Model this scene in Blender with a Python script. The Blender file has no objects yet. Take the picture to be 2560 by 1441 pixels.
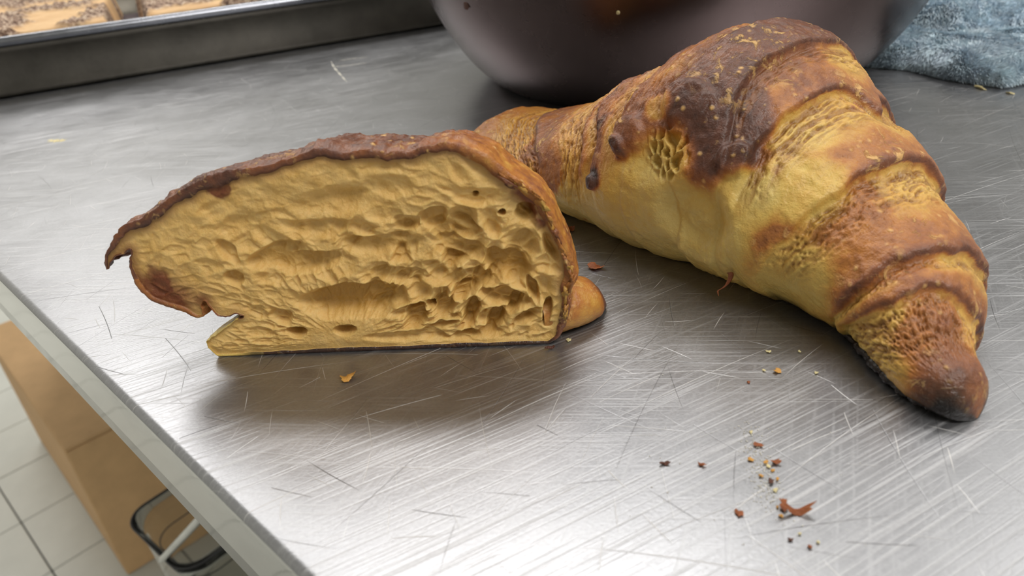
import bpy, math, random
import numpy as np
from mathutils import Matrix, Vector

random.seed(7)
RNG = np.random.default_rng(7)
SC = bpy.context.scene
COL = SC.collection

# ---------------------------------------------------------------- camera
CAM_H, FPX = 0.095, 1800.0
_p, _r = math.radians(30.0), math.radians(-5.0)
_fw = np.array([0, math.cos(_p), -math.sin(_p)])
_rt = np.array([1.0, 0, 0]); _up = np.cross(_rt, _fw)
CR = np.array([_rt*math.cos(_r)+_up*math.sin(_r), -_rt*math.sin(_r)+_up*math.cos(_r), -_fw]).T
CO = np.array([0, 0, CAM_H])
cd = bpy.data.cameras.new('camera'); cam = bpy.data.objects.new('camera', cd); COL.objects.link(cam)
cd.sensor_width = 36.0; cd.lens = FPX/2560*36.0; cd.clip_start = 0.005; cd.clip_end = 50
M = Matrix([[*CR[0], 0], [*CR[1], 0], [*CR[2], CAM_H], [0, 0, 0, 1]])
cam.matrix_world = M
cd.dof.use_dof = True; cd.dof.focus_distance = 0.185; cd.dof.aperture_fstop = 22.0
SC.camera = cam

# ---------------------------------------------------------------- world, lamps, exposure
w = bpy.data.worlds.new('world'); SC.world = w; w.use_nodes = True
w.node_tree.nodes['Background'].inputs[0].default_value = (0.9, 0.95, 1.0, 1)
w.node_tree.nodes['Background'].inputs[1].default_value = 0.25
SC.view_settings.view_transform = 'Standard'; SC.view_settings.look = 'None'
SC.view_settings.exposure = -0.82; SC.view_settings.gamma = 1.0
SC.view_settings.use_curve_mapping = False
FLOOR_Z, CEIL_Z = -0.85, 1.75
def lamp(name, x, y, sx, sy, power, rot=0, color=(1.0, 0.97, 0.93)):
    l = bpy.data.lights.new(name, 'AREA'); l.shape = 'RECTANGLE'; l.size = sx; l.size_y = sy
    l.energy = power; l.color = color
    o = bpy.data.objects.new(name, l); COL.objects.link(o)
    o.location = (x, y, CEIL_Z-0.075); o.rotation_euler = (0, 0, rot)
    return o
LAMPS = [(-0.05, 1.12, 1.2, 0.30, 36), (-1.45, 2.0, 0.6, 1.4, 42), (0.85, -0.7, 1.2, 0.6, 54), (1.5, 0.9, 0.6, 1.2, 26)]  # third entry: unseen fill lamp, added to brighten the cut face
for i, (x, y, sx, sy, pw) in enumerate(LAMPS):
    lamp('ceiling_lamp_light', x, y, sx, sy, pw)

# ---------------------------------------------------------------- pixel helpers
def ray(px, py):
    return CR @ np.array([px-1280.0, -(py-720.5), -FPX])
def G(px, py, z=0.0):
    v = ray(px, py); return CO + v*((z-CAM_H)/v[2])
def onplane(px, py, p0, n):
    v = ray(px, py); t = ((p0-CO)@n)/(v@n); return CO+v*t
def proj(P):
    q = (np.asarray(P)-CO) @ CR
    return np.stack([1280-FPX*q[..., 0]/q[..., 2], 720.5+FPX*q[..., 1]/q[..., 2]], -1), -q[..., 2]

# ---------------------------------------------------------------- numpy noise
def _hash(ix, iy, iz, k=0):
    h = (ix.astype(np.uint32)*np.uint32(374761393) + iy.astype(np.uint32)*np.uint32(668265263)
         + iz.astype(np.uint32)*np.uint32(2147483647) + np.uint32((k*1274126177) & 0xffffffff))
    h ^= h >> np.uint32(13); h *= np.uint32(1274126177); h ^= h >> np.uint32(16)
    h *= np.uint32(2246822519); h ^= h >> np.uint32(15)
    return h.astype(np.float64)/4294967296.0
def vnoise(x, y, z=None, k=0):
    z = np.zeros_like(x) if z is None else z
    xi, yi, zi = np.floor(x), np.floor(y), np.floor(z)
    fx, fy, fz = x-xi, y-yi, z-zi
    fx, fy, fz = [f*f*f*(f*(f*6-15)+10) for f in (fx, fy, fz)]
    xi, yi, zi = [a.astype(np.int64) for a in (xi, yi, zi)]
    r = 0
    for dx in (0, 1):
        for dy in (0, 1):
            for dz in (0, 1):
                wgt = (fx if dx else 1-fx)*(fy if dy else 1-fy)*(fz if dz else 1-fz)
                r = r + wgt*_hash(xi+dx, yi+dy, zi+dz, k)
    return r*2-1
def fbm(x, y, z=None, oc=4, k=0, gain=.5):
    a, r, s = 1.0, 0, 0
    z = np.zeros_like(x) if z is None else z
    for i in range(oc):
        r = r + a*vnoise(x*2**i+i*17.3, y*2**i-i*9.1, z*2**i+i*3.7, k+i); s += a; a *= gain
    return r/s
def voro(x, y, k=0, jit=.9):
    """F1, F2 and a per-cell random of a jittered 2D lattice"""
    xi, yi = np.floor(x).astype(np.int64), np.floor(y).astype(np.int64)
    f1 = np.full(x.shape, 9.0); f2 = f1.copy(); cid = np.zeros(x.shape)
    for dx in (-1, 0, 1):
        for dy in (-1, 0, 1):
            cx, cy = xi+dx, yi+dy; zz = np.zeros_like(cx)
            px = cx+.5+jit*(_hash(cx, cy, zz, k)-.5); py = cy+.5+jit*(_hash(cx, cy, zz, k+5)-.5)
            d = np.hypot(x-px, y-py); c = _hash(cx, cy, zz, k+11)
            m = d < f1
            f2 = np.where(m, f1, np.minimum(f2, d)); cid = np.where(m, c, cid); f1 = np.where(m, d, f1)
    return f1, f2, cid
def ss(a, b, x):
    t = np.clip((x-a)/(b-a), 0, 1); return t*t*(3-2*t)

# ---------------------------------------------------------------- materials
def lin(c):
    return tuple([((v/255)/12.92 if v <= 10 else ((v/255+.055)/1.055)**2.4) for v in c[:3]])+(1.0,)
class NT:
    def __init__(s, name):
        s.m = bpy.data.materials.new(name); s.m.use_nodes = True
        s.t = s.m.node_tree; s.b = s.t.nodes['Principled BSDF']
    def n(s, typ, **kw):
        nd = s.t.nodes.new(typ)
        for k, v in kw.items():
            if k[0] == '_': setattr(nd, k[1:], v)
            else: s.set(nd, k, v)
        return nd
    def set(s, nd, k, v):
        inp = nd.inputs[int(k[1:])] if (k[0] == 'i' and k[1:].isdigit()) else nd.inputs[k.replace('_', ' ')]
        if hasattr(v, 'is_output') or isinstance(v, bpy.types.NodeSocket): s.t.links.new(v, inp)
        else: inp.default_value = v
    def math(s, op, a, b=0.0, c=0.0, clamp=False):
        nd = s.n('ShaderNodeMath', _operation=op, i0=a, i1=b, i2=c); nd.use_clamp = clamp; return nd.outputs[0]
    def attr(s, name): return s.n('ShaderNodeAttribute', _attribute_name=name).outputs['Fac']
    def obj(s): return s.n('ShaderNodeTexCoord').outputs['Object']
    def noise(s, vec, scale, detail=3, rough=.5, dist=0):
        nd = s.n('ShaderNodeTexNoise'); s.set(nd, 'Vector', vec); s.set(nd, 'Scale', scale)
        s.set(nd, 'Detail', detail); s.set(nd, 'Roughness', rough); s.set(nd, 'Distortion', dist); return nd.outputs[0]
    def mapping(s, vec, rot=(0, 0, 0), scale=(1, 1, 1), loc=(0, 0, 0)):
        return s.n('ShaderNodeMapping', Vector=vec, Rotation=rot, Scale=scale, Location=loc).outputs[0]
    def ramp(s, fac, stops, interp='LINEAR'):
        nd = s.n('ShaderNodeValToRGB', Fac=fac); r = nd.color_ramp; r.interpolation = interp
        while len(r.elements) < len(stops): r.elements.new(.5)
        for e, (p, c) in zip(r.elements, stops):
            e.position = p; e.color = c if len(c) == 4 else (c[0],)*3+(1,)
        return nd.outputs[0]
    def mr(s, v, a, b, c=0.0, d=1.0):
        nd = s.n('ShaderNodeMapRange'); nd.clamp = True
        for i, q in enumerate((v, a, b, c, d)): s.set(nd, 'i%d' % i, q)
        return nd.outputs[0]
    def mix(s, f, a, b, blend='MIX'):
        nd = s.n('ShaderNodeMix', _data_type='RGBA', _blend_type=blend)
        s.set(nd, 'i0', f); s.set(nd, 'i6', a); s.set(nd, 'i7', b); return nd.outputs[2]
    def bump(s, h, strength=1.0, dist=.001):
        return s.n('ShaderNodeBump', Strength=strength, Distance=dist, Height=h).outputs[0]
    def p(s, **kw):
        for k, v in kw.items(): s.set(s.b, k, v)
        return s.m

def mat_steel(name, base=(158, 159, 163), rough=.34, scr=1.0, scale=1.0):
    t = NT(name); v = t.obj()
    acc_l, acc_d = None, None
    # families of scratches: voronoi cells, each cell one straight line with its own small turn
    fams = [(16, 25, 7, .0016, .7, 'l'), (24, 28, 9, .0020, .65, 'l'), (38, 24, 9, .0030, .6, 'l'), (30, -6, 14, .0024, .6, 'l'), (56, 10, 90, .0045, .55, 'l'),
            (22, 62, 18, .0018, .7, 'd'), (36, -48, 180, .0028, .6, 'd'), (75, 80, 90, .0058, .6, 'd'), (110, 0, 180, .009, .5, 'l')]
    for i, (sc, ang, spread, wd, ln, kind) in enumerate(fams):
        mv = t.mapping(v, rot=(0, 0, math.radians(37*i)), loc=(i*.37, i*.21, 0), scale=(sc, sc, 0.0))
        vo = t.n('ShaderNodeTexVoronoi', _voronoi_dimensions='2D', Vector=mv, Scale=1.0, Randomness=1.0)
        d = t.n('ShaderNodeVectorMath', _operation='SUBTRACT', i0=mv, i1=vo.outputs['Position']).outputs[0]
        sp = t.n('ShaderNodeSeparateColor', Color=vo.outputs['Color'])
        a = t.math('MULTIPLY_ADD', sp.outputs[0], math.radians(spread*2), math.radians(-ang-spread-37*i))
        rv = t.n('ShaderNodeVectorRotate', _rotation_type='Z_AXIS', Vector=d, Angle=a).outputs[0]
        xyz = t.n('ShaderNodeSeparateXYZ', Vector=rv)
        ay = t.math('ABSOLUTE', t.math('MULTIPLY_ADD', t.math('MULTIPLY', xyz.outputs[0], xyz.outputs[0]), .06, xyz.outputs[1]))
        ax = t.math('ABSOLUTE', xyz.outputs[0])
        m = t.math('MULTIPLY', t.mr(ay, wd*.3, wd*1.3, 1, 0), t.mr(ax, ln*.3, ln, 1, 0))
        m = t.math('MULTIPLY', m, t.math('POWER', sp.outputs[1], 1.5))
        if kind == 'l': acc_l = m if acc_l is None else t.math('MAXIMUM', acc_l, m)
        else: acc_d = m if acc_d is None else t.math('MAXIMUM', acc_d, m)
    def streak(ang, sx, sy, lo, hi, det=3):
        mv = t.mapping(v, rot=(0, 0, math.radians(ang)), scale=(1, 1, 1))
        mv = t.mapping(mv, scale=(sx, sy, 1))
        return t.mr(t.noise(mv, 1.0, det, .6), lo, hi)
    f1 = streak(-26, 26, 1500, .50, .74); f2 = streak(8, 30, 1700, .50, .74); f3 = streak(-65, 34, 1500, .52, .76)
    msk = t.mr(t.noise(v, 16, 3, .6), .38, .62)
    fine = t.math('MAXIMUM', t.math('MULTIPLY', f1, msk), t.math('MAXIMUM', t.math('MULTIPLY', f2, t.math('SUBTRACT', 1.0, msk)), t.math('MULTIPLY', f3, .35)))
    blot = t.noise(v, 30, 5, .65); micro = t.noise(v, 1500, 2, .6)
    b0 = lin(base); dk = tuple([c*.62 for c in b0[:3]])+(1,)
    c = t.mix(t.mr(blot, .3, .7), tuple([x*.86 for x in b0[:3]])+(1,), tuple([min(1, x*1.12) for x in b0[:3]])+(1,))
    c = t.mix(t.math('MULTIPLY', fine, .36*scr), c, lin((225, 225, 226)))
    c = t.mix(t.math('MULTIPLY', t.mr(micro, .4, .75), .22*scr), c, dk)
    c = t.mix(t.math('MULTIPLY', acc_l, .65*scr), c, lin((240, 238, 235)))
    c = t.mix(t.math('MULTIPLY', acc_d, .7*scr), c, lin((60, 60, 62)))
    r = t.math('ADD', t.mr(blot, .25, .75, rough-.04, rough+.05), t.math('MULTIPLY', t.math('MAXIMUM', fine, acc_l), .25*scr))
    metal = t.math('SUBTRACT', .90, t.math('MULTIPLY', acc_l, .4*scr))
    h = t.math('SUBTRACT', t.math('MULTIPLY', micro, .25), t.math('ADD', t.math('MULTIPLY', t.math('MAXIMUM', acc_l, acc_d), .9), t.math('MULTIPLY', fine, .4)))
    return t.p(Base_Color=c, Metallic=metal, Roughness=r, Normal=t.bump(h, .35*scr, .0002))

def mat_plain_metal(name, base, rough, bump=.1, scale=60, metal=1.0, blot=.15):
    t = NT(name); v = t.obj(); n = t.noise(v, scale, 5, .6)
    b = lin(base); c = t.mix(t.mr(n, .3, .7), tuple([x*(1-blot) for x in b[:3]])+(1,), tuple([min(1, x*(1+blot)) for x in b[:3]])+(1,))
    return t.p(Base_Color=c, Metallic=metal, Roughness=t.mr(n, .3, .7, rough-.05, rough+.07), Normal=t.bump(t.noise(v, scale*12, 2), bump, .0003))

def mat_simple(name, col, rough=.6, var=.12, scale=80, bump=.3, dist=.0005, sss=0.0, spec=.5):
    t = NT(name); v = t.obj(); n = t.noise(v, scale, 5, .6); b = lin(col)
    c = t.mix(t.mr(n, .3, .7), tuple([x*(1-var) for x in b[:3]])+(1,), tuple([min(1, x*(1+var)) for x in b[:3]])+(1,))
    t.p(Base_Color=c, Roughness=rough, Normal=t.bump(t.noise(v, scale*8, 3), bump, dist), Specular_IOR_Level=spec)
    if sss: t.p(Subsurface_Weight=sss, Subsurface_Radius=(1, .6, .3), Subsurface_Scale=.002)
    return t.m

def mat_bread(name):
    t = NT(name); v = t.obj()
    bake = t.attr('bake'); fib = t.attr('fib'); char = t.attr('char')
    n1 = t.noise(v, 150, 6, .65); n2 = t.noise(v, 620, 4, .6)
    bk = t.math('ADD', bake, t.math('MULTIPLY', t.math('SUBTRACT', n1, .5), .42))
    bk = t.math('ADD', bk, t.math('MULTIPLY', t.math('SUBTRACT', n2, .5), .22))
    c = t.ramp(bk, [(0.0, lin((214, 188, 112))), (.16, lin((210, 176, 92))), (.34, lin((202, 156, 74))), (.52, lin((174, 112, 50))),
                    (.68, lin((136, 82, 48))), (.84, lin((96, 58, 42))), (1.0, lin((52, 30, 24)))])
    # pale blisters where the crust is brown
    vb = t.n('ShaderNodeTexVoronoi', Vector=t.mapping(v), Scale=430.0, Randomness=1.0)
    bl = t.math('MULTIPLY', t.mr(vb.outputs['Distance'], .10, .34, 1, 0), t.mr(t.noise(v, 210, 3), .52, .60))
    big = t.mr(t.noise(v, 240, 6, .66, .8), .55, .62)
    bl = t.math('MAXIMUM', bl, t.math('MULTIPLY', big, t.mr(t.noise(v, 42, 2), .48, .58)))
    bl = t.math('MULTIPLY', bl, t.mr(bake, .35, .55))
    c = t.mix(t.math('MULTIPLY', bl, .72), c, lin((222, 178, 108)))
    c = t.mix(t.math('MULTIPLY', fib, .85), c, lin((128, 76, 26)))
    c = t.mix(char, c, lin((30, 24, 22)))
    h = t.math('ADD', t.math('MULTIPLY', n2, .6), t.math('MULTIPLY', bl, .35))
    h = t.math('ADD', h, t.math('MULTIPLY', t.noise(v, 2200, 2), .25))
    r = t.math('SUBTRACT', t.mr(n1, .3, .7, .34, .52), t.math('MULTIPLY', char, .12))
    return t.p(Base_Color=c, Roughness=r, Normal=t.bump(h, .8, .0006), Specular_IOR_Level=.5,
               Subsurface_Weight=.10, Subsurface_Radius=(1, .5, .2), Subsurface_Scale=.002)

def mat_crumb(name):
    t = NT(name); v = t.obj(); toast = t.attr('toast'); dp = t.attr('deep')
    n = t.noise(v, 260, 5, .6); n2 = t.noise(v, 1500, 4, .7)
    n = t.math('MULTIPLY_ADD', t.math('SUBTRACT', n2, .5), .5, n)
    c = t.mix(t.mr(n, .3, .7), lin((216, 172, 96)), lin((236, 198, 126)))
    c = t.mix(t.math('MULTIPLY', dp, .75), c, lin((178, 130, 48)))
    c = t.mix(t.math('MULTIPLY', t.math('ADD', toast, t.math('MULTIPLY', t.math('SUBTRACT', n, .5), .5), clamp=True), 1.0), c, lin((118, 62, 30)))
    return t.p(Base_Color=c, Roughness=.5, Normal=t.bump(t.math('ADD', n2, t.math('MULTIPLY', n, 2)), .5, .0003),
               Subsurface_Weight=.25, Subsurface_Radius=(1, .6, .25), Subsurface_Scale=.003)

M_TABLE = mat_steel('scratched_steel')
M_EDGE = mat_plain_metal('polished_steel', (200, 200, 197), .09, .04, 40)
M_BOWL = mat_plain_metal('brushed_bowl_steel', (104, 90, 88), .26, .06, 25, .95, .08)
M_TRAY = mat_plain_metal('aged_aluminium', (108, 104, 96), .42, .25, 28, .9, .3)
M_RIM = mat_plain_metal('tray_rim_metal', (120, 122, 128), .25, .1, 60)
M_BREAD = mat_bread('croissant_crust'); M_CRUMB = mat_crumb('croissant_crumb')
M_CHAR = mat_simple('burnt_sugar', (30, 22, 20), .22, .3, 200, .5)
M_FLAKE = {'brown': mat_simple('flake_brown', (142, 78, 40), .5, .35, 500, .6, sss=.1), 'gold': mat_simple('flake_gold', (206, 150, 70), .5, .3, 500, .6, sss=.1),
           'dark': mat_simple('flake_dark', (84, 44, 28), .5, .3, 500, .6), 'pale': mat_simple('flake_pale', (214, 200, 150), .6, .2, 500, .5, sss=.1),
           'white': mat_simple('flour_white', (228, 224, 212), .8, .1, 400, .5)}
M_TILE = mat_simple('floor_tile_glaze', (206, 208, 202), .35, .05, 14, .05)
M_GROUT = mat_simple('dark_grout', (62, 62, 60), .9, .2, 60)
M_CARD = mat_simple('cardboard', (214, 176, 130), .85, .08, 24, .3)
M_CARD2 = mat_simple('cardboard_liner', (208, 176, 132), .85, .08, 24, .3)
M_WALL = mat_simple('wall_paint', (222, 221, 216), .6, .03, 4, .05)
M_CEIL = mat_simple('ceiling_paint', (220, 220, 218), .8, .02, 4, .05)
M_DARK = mat_simple('dark_rubber', (52, 52, 56), .5, .1, 40)
M_TOWEL = mat_simple('blue_microfibre', (196, 216, 232), .95, .12, 60, .4, spec=.1)
M_PILE = mat_simple('blue_microfibre_pile', (216, 232, 246), .9, .16, 120, .1, spec=.15)
M_PAPER = mat_simple('tray_liner', (74, 62, 66), .7, .2, 50, .3)
def mat_pastry():
    t = NT('cocoa_pastry'); v = t.obj(); a = t.attr('crumble'); n = t.noise(v, 330, 5, .7)
    tan = t.mix(t.mr(t.noise(v, 60, 4), .3, .7), lin((204, 164, 118)), lin((222, 188, 142)))
    crumb = t.ramp(n, [(.36, lin((62, 42, 34))), (.46, lin((120, 92, 74))), (.55, lin((176, 152, 132))), (.64, lin((206, 188, 166)))])
    return t.p(Base_Color=t.mix(a, tan, crumb), Roughness=.8, Normal=t.bump(n, .8, .0012))
M_PASTRY = mat_pastry()
def mat_clear():
    t = NT('clear_plastic'); return t.p(Base_Color=lin((226, 228, 226)), Roughness=.06, Transmission_Weight=1.0, IOR=1.2)
M_CLEAR = mat_clear()

# ---------------------------------------------------------------- object helpers
def mesh_obj(name, V, F, mat, parent=None, smooth=True, attrs=None, inv=None):
    me = bpy.data.meshes.new(name)
    V = np.asarray(V, dtype=np.float32).reshape(-1, 3)
    if isinstance(F, np.ndarray) and F.ndim == 2:
        k = F.shape[1]; nf = len(F)
        me.vertices.add(len(V)); me.vertices.foreach_set('co', V.ravel())
        me.loops.add(nf*k); me.loops.foreach_set('vertex_index', F.astype(np.int32).ravel())
        me.polygons.add(nf); me.polygons.foreach_set('loop_start', np.arange(0, nf*k, k, dtype=np.int32))
        me.update(calc_edges=True)
    else:
        me.from_pydata([tuple(map(float, q)) for q in V], [], [tuple(map(int, f)) for f in F]); me.update()
    me.polygons.foreach_set('use_smooth', np.full(len(me.polygons), smooth))
    for k, a in (attrs or {}).items():
        at = me.attributes.new(k, 'FLOAT', 'POINT'); at.data.foreach_set('value', np.asarray(a, dtype=np.float32).ravel())
    me.materials.append(mat)
    o = bpy.data.objects.new(name, me); COL.objects.link(o)
    if parent is not None:
        o.parent = parent
    return o
def empty(name, loc, label, cat, group=None):
    o = bpy.data.objects.new(name, None); COL.objects.link(o); o.location = loc; o.empty_display_size = .01
    tag(o, label, cat, group); return o
def tag(o, label, cat, group=None):
    o['label'] = label; o['category'] = cat
    if group: o['group'] = group
    return o
def child(name, V, F, mat, root, **kw):
    """mesh given in world coordinates, stored relative to the root's place"""
    return mesh_obj(name, np.asarray(V, float).reshape(-1, 3)-np.array(root.location), F, mat, parent=root, **kw)
def grid_faces(nu, nv, wrap_v=False, flip=False):
    i = np.arange(nu-1)[:, None]; j = np.arange(nv if wrap_v else nv-1)[None, :]; j2 = (j+1) % nv
    F = np.stack([i*nv+j, i*nv+j2, (i+1)*nv+j2, (i+1)*nv+j], -1).reshape(-1, 4)
    return F[:, ::-1].copy() if flip else F
def sweep(prof, pts, closed_prof=False):
    """prof (n,2) offsets along (side,up) at each frame pts = list of (origin, side, up)"""
    V = [o+s*a+u*b for (o, s, u) in pts for a, b in prof]
    return np.array(V), grid_faces(len(pts), len(prof), closed_prof)
def box(x0, x1, y0, y1, z0, z1, bev=0.0):
    V = [(x, y, z) for x in (x0, x1) for y in (y0, y1) for z in (z0, z1)]
    F = [(0, 1, 3, 2), (4, 6, 7, 5), (0, 4, 5, 1), (2, 3, 7, 6), (0, 2, 6, 4), (1, 5, 7, 3)]
    return V, F
def frame_box(o, d1, d2, a0, a1, b0, b1, z0, z1):
    V, F = box(a0, a1, b0, b1, z0, z1)
    return [np.array([o[0]+d1[0]*a+d2[0]*b, o[1]+d1[1]*a+d2[1]*b, z]) for a, b, z in V], F
def bevel(o, wd, seg=2):
    m = o.modifiers.new('bevel', 'BEVEL'); m.width = wd; m.segments = seg; m.limit_method = 'ANGLE'; return o

# ================================================================ SETTING
def plane(name, vs, mat):
    o = mesh_obj(name, vs, [(0, 1, 2, 3)], mat, smooth=False); o['kind'] = 'structure'; return o
X0, X1, Y0, Y1 = -2.4, 2.4, -2.2, 3.0
def slab(name, x0, x1, y0, y1, z0, z1, mat):
    V, F = box(x0, x1, y0, y1, z0, z1); o = mesh_obj(name, V, F, mat, smooth=False); o['kind'] = 'structure'; return o
floor = slab('floor', X0, X1, Y0, Y1, FLOOR_Z-.1, FLOOR_Z-.0035, M_GROUT)
slab('ceiling', X0, X1, Y0, Y1, CEIL_Z, CEIL_Z+.1, M_CEIL)
slab('wall_back', X0, X1, Y1, Y1+.1, FLOOR_Z-.1, CEIL_Z, M_WALL); slab('wall_front', X0, X1, Y0-.1, Y0, FLOOR_Z-.1, CEIL_Z, M_WALL)
slab('wall_left', X0-.1, X0, Y0, Y1, FLOOR_Z-.1, CEIL_Z, M_WALL); slab('wall_right', X1, X1+.1, Y0, Y1, FLOOR_Z-.1, CEIL_Z, M_WALL)
# floor tiles, laid on the grid seen past the table edge
J0 = G(53, 1307, FLOOR_Z); dA = G(139, 1441, FLOOR_Z)-G(0, 1223, FLOOR_Z); dA /= np.linalg.norm(dA)
dB = np.array([-dA[1], dA[0], 0.0]); TS = float(np.linalg.norm(G(134, 1425, FLOOR_Z)-J0))
g_ = .0022; V, F = box(g_/2, TS-g_/2, g_/2, TS-g_/2, -.006, 0)
tile_me = None; cnt = 0
cands = []
for i in range(-22, 23):
    for j in range(-22, 23):
        c = J0+dA*(i+.5)*TS+dB*(j+.5)*TS
        if X0+.15 < c[0] < X1-.15 and Y0+.15 < c[1] < Y1-.15:
            cands.append((float(np.hypot(c[0]+.55, c[1]-.25)), i, j))
cands.sort(); near = cands[:260]; far = cands[260:]
for d, i, j in near:
    if tile_me is None:
        t0 = mesh_obj('tile', V, F, M_TILE, parent=floor, smooth=False); bevel(t0, .0012, 1); tile_me = t0.data; t = t0
    else:
        t = t0.copy(); COL.objects.link(t)
    o3 = J0+dA*i*TS+dB*j*TS
    t.location = (o3[0], o3[1], FLOOR_Z+RNG.uniform(-.0003, .0003)); t.rotation_euler = (0, 0, math.atan2(dA[1], dA[0]))
VV, FF = [], []
for d, i, j in far:
    b = len(VV); VV += [J0+dA*(i*TS+x)+dB*(j*TS+y)+np.array([0, 0, z]) for x, y, z in V]; FF += [tuple(q+b for q in f) for f in F]
tf = mesh_obj('far_tiles', VV, FF, M_TILE, parent=floor, smooth=False); tf['kind'] = 'stuff'
# ceiling lamps: housings round the lights
for i, (x, y, sx, sy, pw) in enumerate(LAMPS):
    r = empty('ceiling_lamp', (x, y, CEIL_Z-.0), ['long narrow ceiling lamp in front of the table', 'ceiling lamp over the left side', 'wide ceiling fill lamp added behind the viewer', 'ceiling lamp over the right side'][i], 'lamp')
    V, F = box(x-sx/2-.03, x+sx/2+.03, y-sy/2-.03, y+sy/2+.03, CEIL_Z-.07, CEIL_Z)
    child('housing', V, F, M_CEIL, r, smooth=False)

# ================================================================ TABLE
E0, E1_ = G(110, 780), G(650, 1298)
te = (E1_-E0)/np.linalg.norm(E1_-E0); ti = np.array([-te[1], te[0], 0.0])
if ti[1] < 0: ti = -ti
RE = .0018
pz = [onplane(x, y, E0-ti*RE*.6, ti)[2] for x, y in ((138, 927), (266, 1080), (465, 1308))]
FL_H = -float(np.mean(pz)); print('flange z', pz)
root = empty('work_table', tuple(E0+ti*.5)[:2]+(FLOOR_Z,), 'scratched stainless steel work table with a rolled front edge', 'table')
prof = [(1.0, 0.0)]+[(x, 0) for x in np.linspace(.9, .01, 30)]+[(.0, 0.0)]
for a in np.linspace(0, math.pi/2, 9)[1:]:
    prof.append((-RE*math.sin(a), -RE+RE*math.cos(a)))
T0, T1 = -1.25, .55
def tl(a, b, z): return E0+te*a+ti*b+np.array([0, 0, z])
V = []; na = 40
for a in np.linspace(T0, T1, na):
    for b, z in prof: V.append(tl(a, b, z))
child('table_top', V, grid_faces(na, len(prof)), M_TABLE, root)
fp = [(-RE, -RE+.0002), (-RE, -RE-.002)]+[(-RE+.0006*k, -RE-.002-(FL_H-RE-.002)*k/4) for k in range(1, 5)]+[(-RE+.006, -FL_H-.0006), (.02, -FL_H), (.02, -FL_H+.0012), (0.0, -FL_H+.0012), (0, -RE)]
V = [tl(a, b, z) for a in np.linspace(T0, T1, na) for b, z in fp]
child('front_flange', V, grid_faces(na, len(fp)), M_EDGE, root)
V, F = frame_box(E0, te, ti, T0, T1, .985, 1.0, -FL_H, .0-.0001); child('back_flange', V, F, M_EDGE, root, smooth=False)
for a0, a1 in ((T0, T0+.0015), (T1-.0015, T1)):
    V, F = frame_box(E0, te, ti, a0, a1, 0, 1.0, -FL_H, -.0003); child('side_flange', V, F, M_EDGE, root, smooth=False)
for a, b in ((T0+.12, .17), (T1-.12, .17), (T0+.12, .86), (T1-.12, .86)):
    c = tl(a, b, 0); th = np.linspace(0, 2*math.pi, 24, endpoint=False)
    V = [(c[0]+.02*math.cos(q), c[1]+.02*math.sin(q), z) for z in (FLOOR_Z, -.002) for q in th]
    child('leg', V, grid_faces(2, 24, True), M_EDGE, root)

# ================================================================ WHOLE CROISSANT
A = np.array([.08214, .10537, 0]); B = np.array([.00094, .24585, 0]); L = np.linalg.norm(B-A); ax = (B-A)/L
nn = np.array([-.8658, -.5004, 0]) ; nn = np.array([ax[1], -ax[0], 0]); nn = nn if nn[1] < 0 else -nn
CW = [0.0004, -0.0038, -0.0087, -0.0127, -0.0157, -0.0183, -0.0208, -0.0226, -0.0233, -0.0233, -0.0235, -0.0243, -0.0255, -0.0263, -0.0265, -0.0259, -0.0248, -0.0234, -0.0221, -0.0212, -0.0202, -0.0192, -0.0181, -0.0166, -0.0148, -0.013, -0.0112, -0.0098, -0.0089, -0.0081, -0.0074, -0.0068, -0.0063, -0.0061]
WW = [0.0062, 0.0114, 0.016, 0.0181, 0.0188, 0.0198, 0.022, 0.0246, 0.0268, 0.029, 0.0312, 0.033, 0.0347, 0.0364, 0.0376, 0.0379, 0.0377, 0.0373, 0.0365, 0.0353, 0.0341, 0.0328, 0.0316, 0.0306, 0.0299, 0.0292, 0.0283, 0.0272, 0.0259, 0.0248, 0.0239, 0.0232, 0.0226, 0.0223]
HW = [0.0092, 0.0147, 0.0202, 0.0235, 0.0254, 0.0275, 0.0309, 0.0343, 0.037, 0.0394, 0.0422, 0.0455, 0.0492, 0.0531, 0.0563, 0.058, 0.0575, 0.0546, 0.0512, 0.048, 0.045, 0.0427, 0.0406, 0.038, 0.0345, 0.0315, 0.0294, 0.0279, 0.0268, 0.0258, 0.0247, 0.0236, 0.0227, 0.0222]
SN = np.linspace(0, 1, 34)
NS, NP = 1100, 560
def smooth1(a, n):
    for _ in range(n):
        p_ = np.pad(a, 1, mode='edge'); a = .25*p_[:-2]+.5*a+.25*p_[2:]
    return a
s1 = np.concatenate([-.032*np.cos(np.linspace(0, math.pi/2, 60)), np.linspace(0, 1, NS-110)[1:-1], 1+.05*np.sin(np.linspace(0, math.pi/2, 52))])
NS = len(s1)
cw, ww, hw = [smooth1(np.interp(s1, SN, q), 150) for q in (CW, WW, HW)]
capn = np.sqrt(np.clip(1-(np.clip(-s1, 0, None)/.032)**2, 1e-6, 1)); capf = np.sqrt(np.clip(1-(np.clip(s1-1, 0, None)/.05)**2, 1e-6, 1))
ww = ww*np.minimum(capn, capf); hw = hw*np.minimum(capn, capf)
phi = np.linspace(-math.pi/2, 1.5*math.pi, NP, endpoint=False)
S, PH = np.meshgrid(s1, phi, indexing='ij')
W_ = ww[:, None]; H_ = hw[:, None]; C_ = cw[:, None]
k_ = .42
def ring_pos(extra=0.0):
    sn = np.sin(PH)
    z = np.where(sn > 0, k_*H_+(1-k_)*H_*sn, k_*H_+k_*H_*np.clip(1.25*sn, -1, 1))
    lat = C_+W_*np.cos(PH)
    return A+ax*(L*S)[..., None]+nn*lat[..., None]+np.array([0, 0, 1.0])*z[..., None]
P0 = ring_pos()
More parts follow.
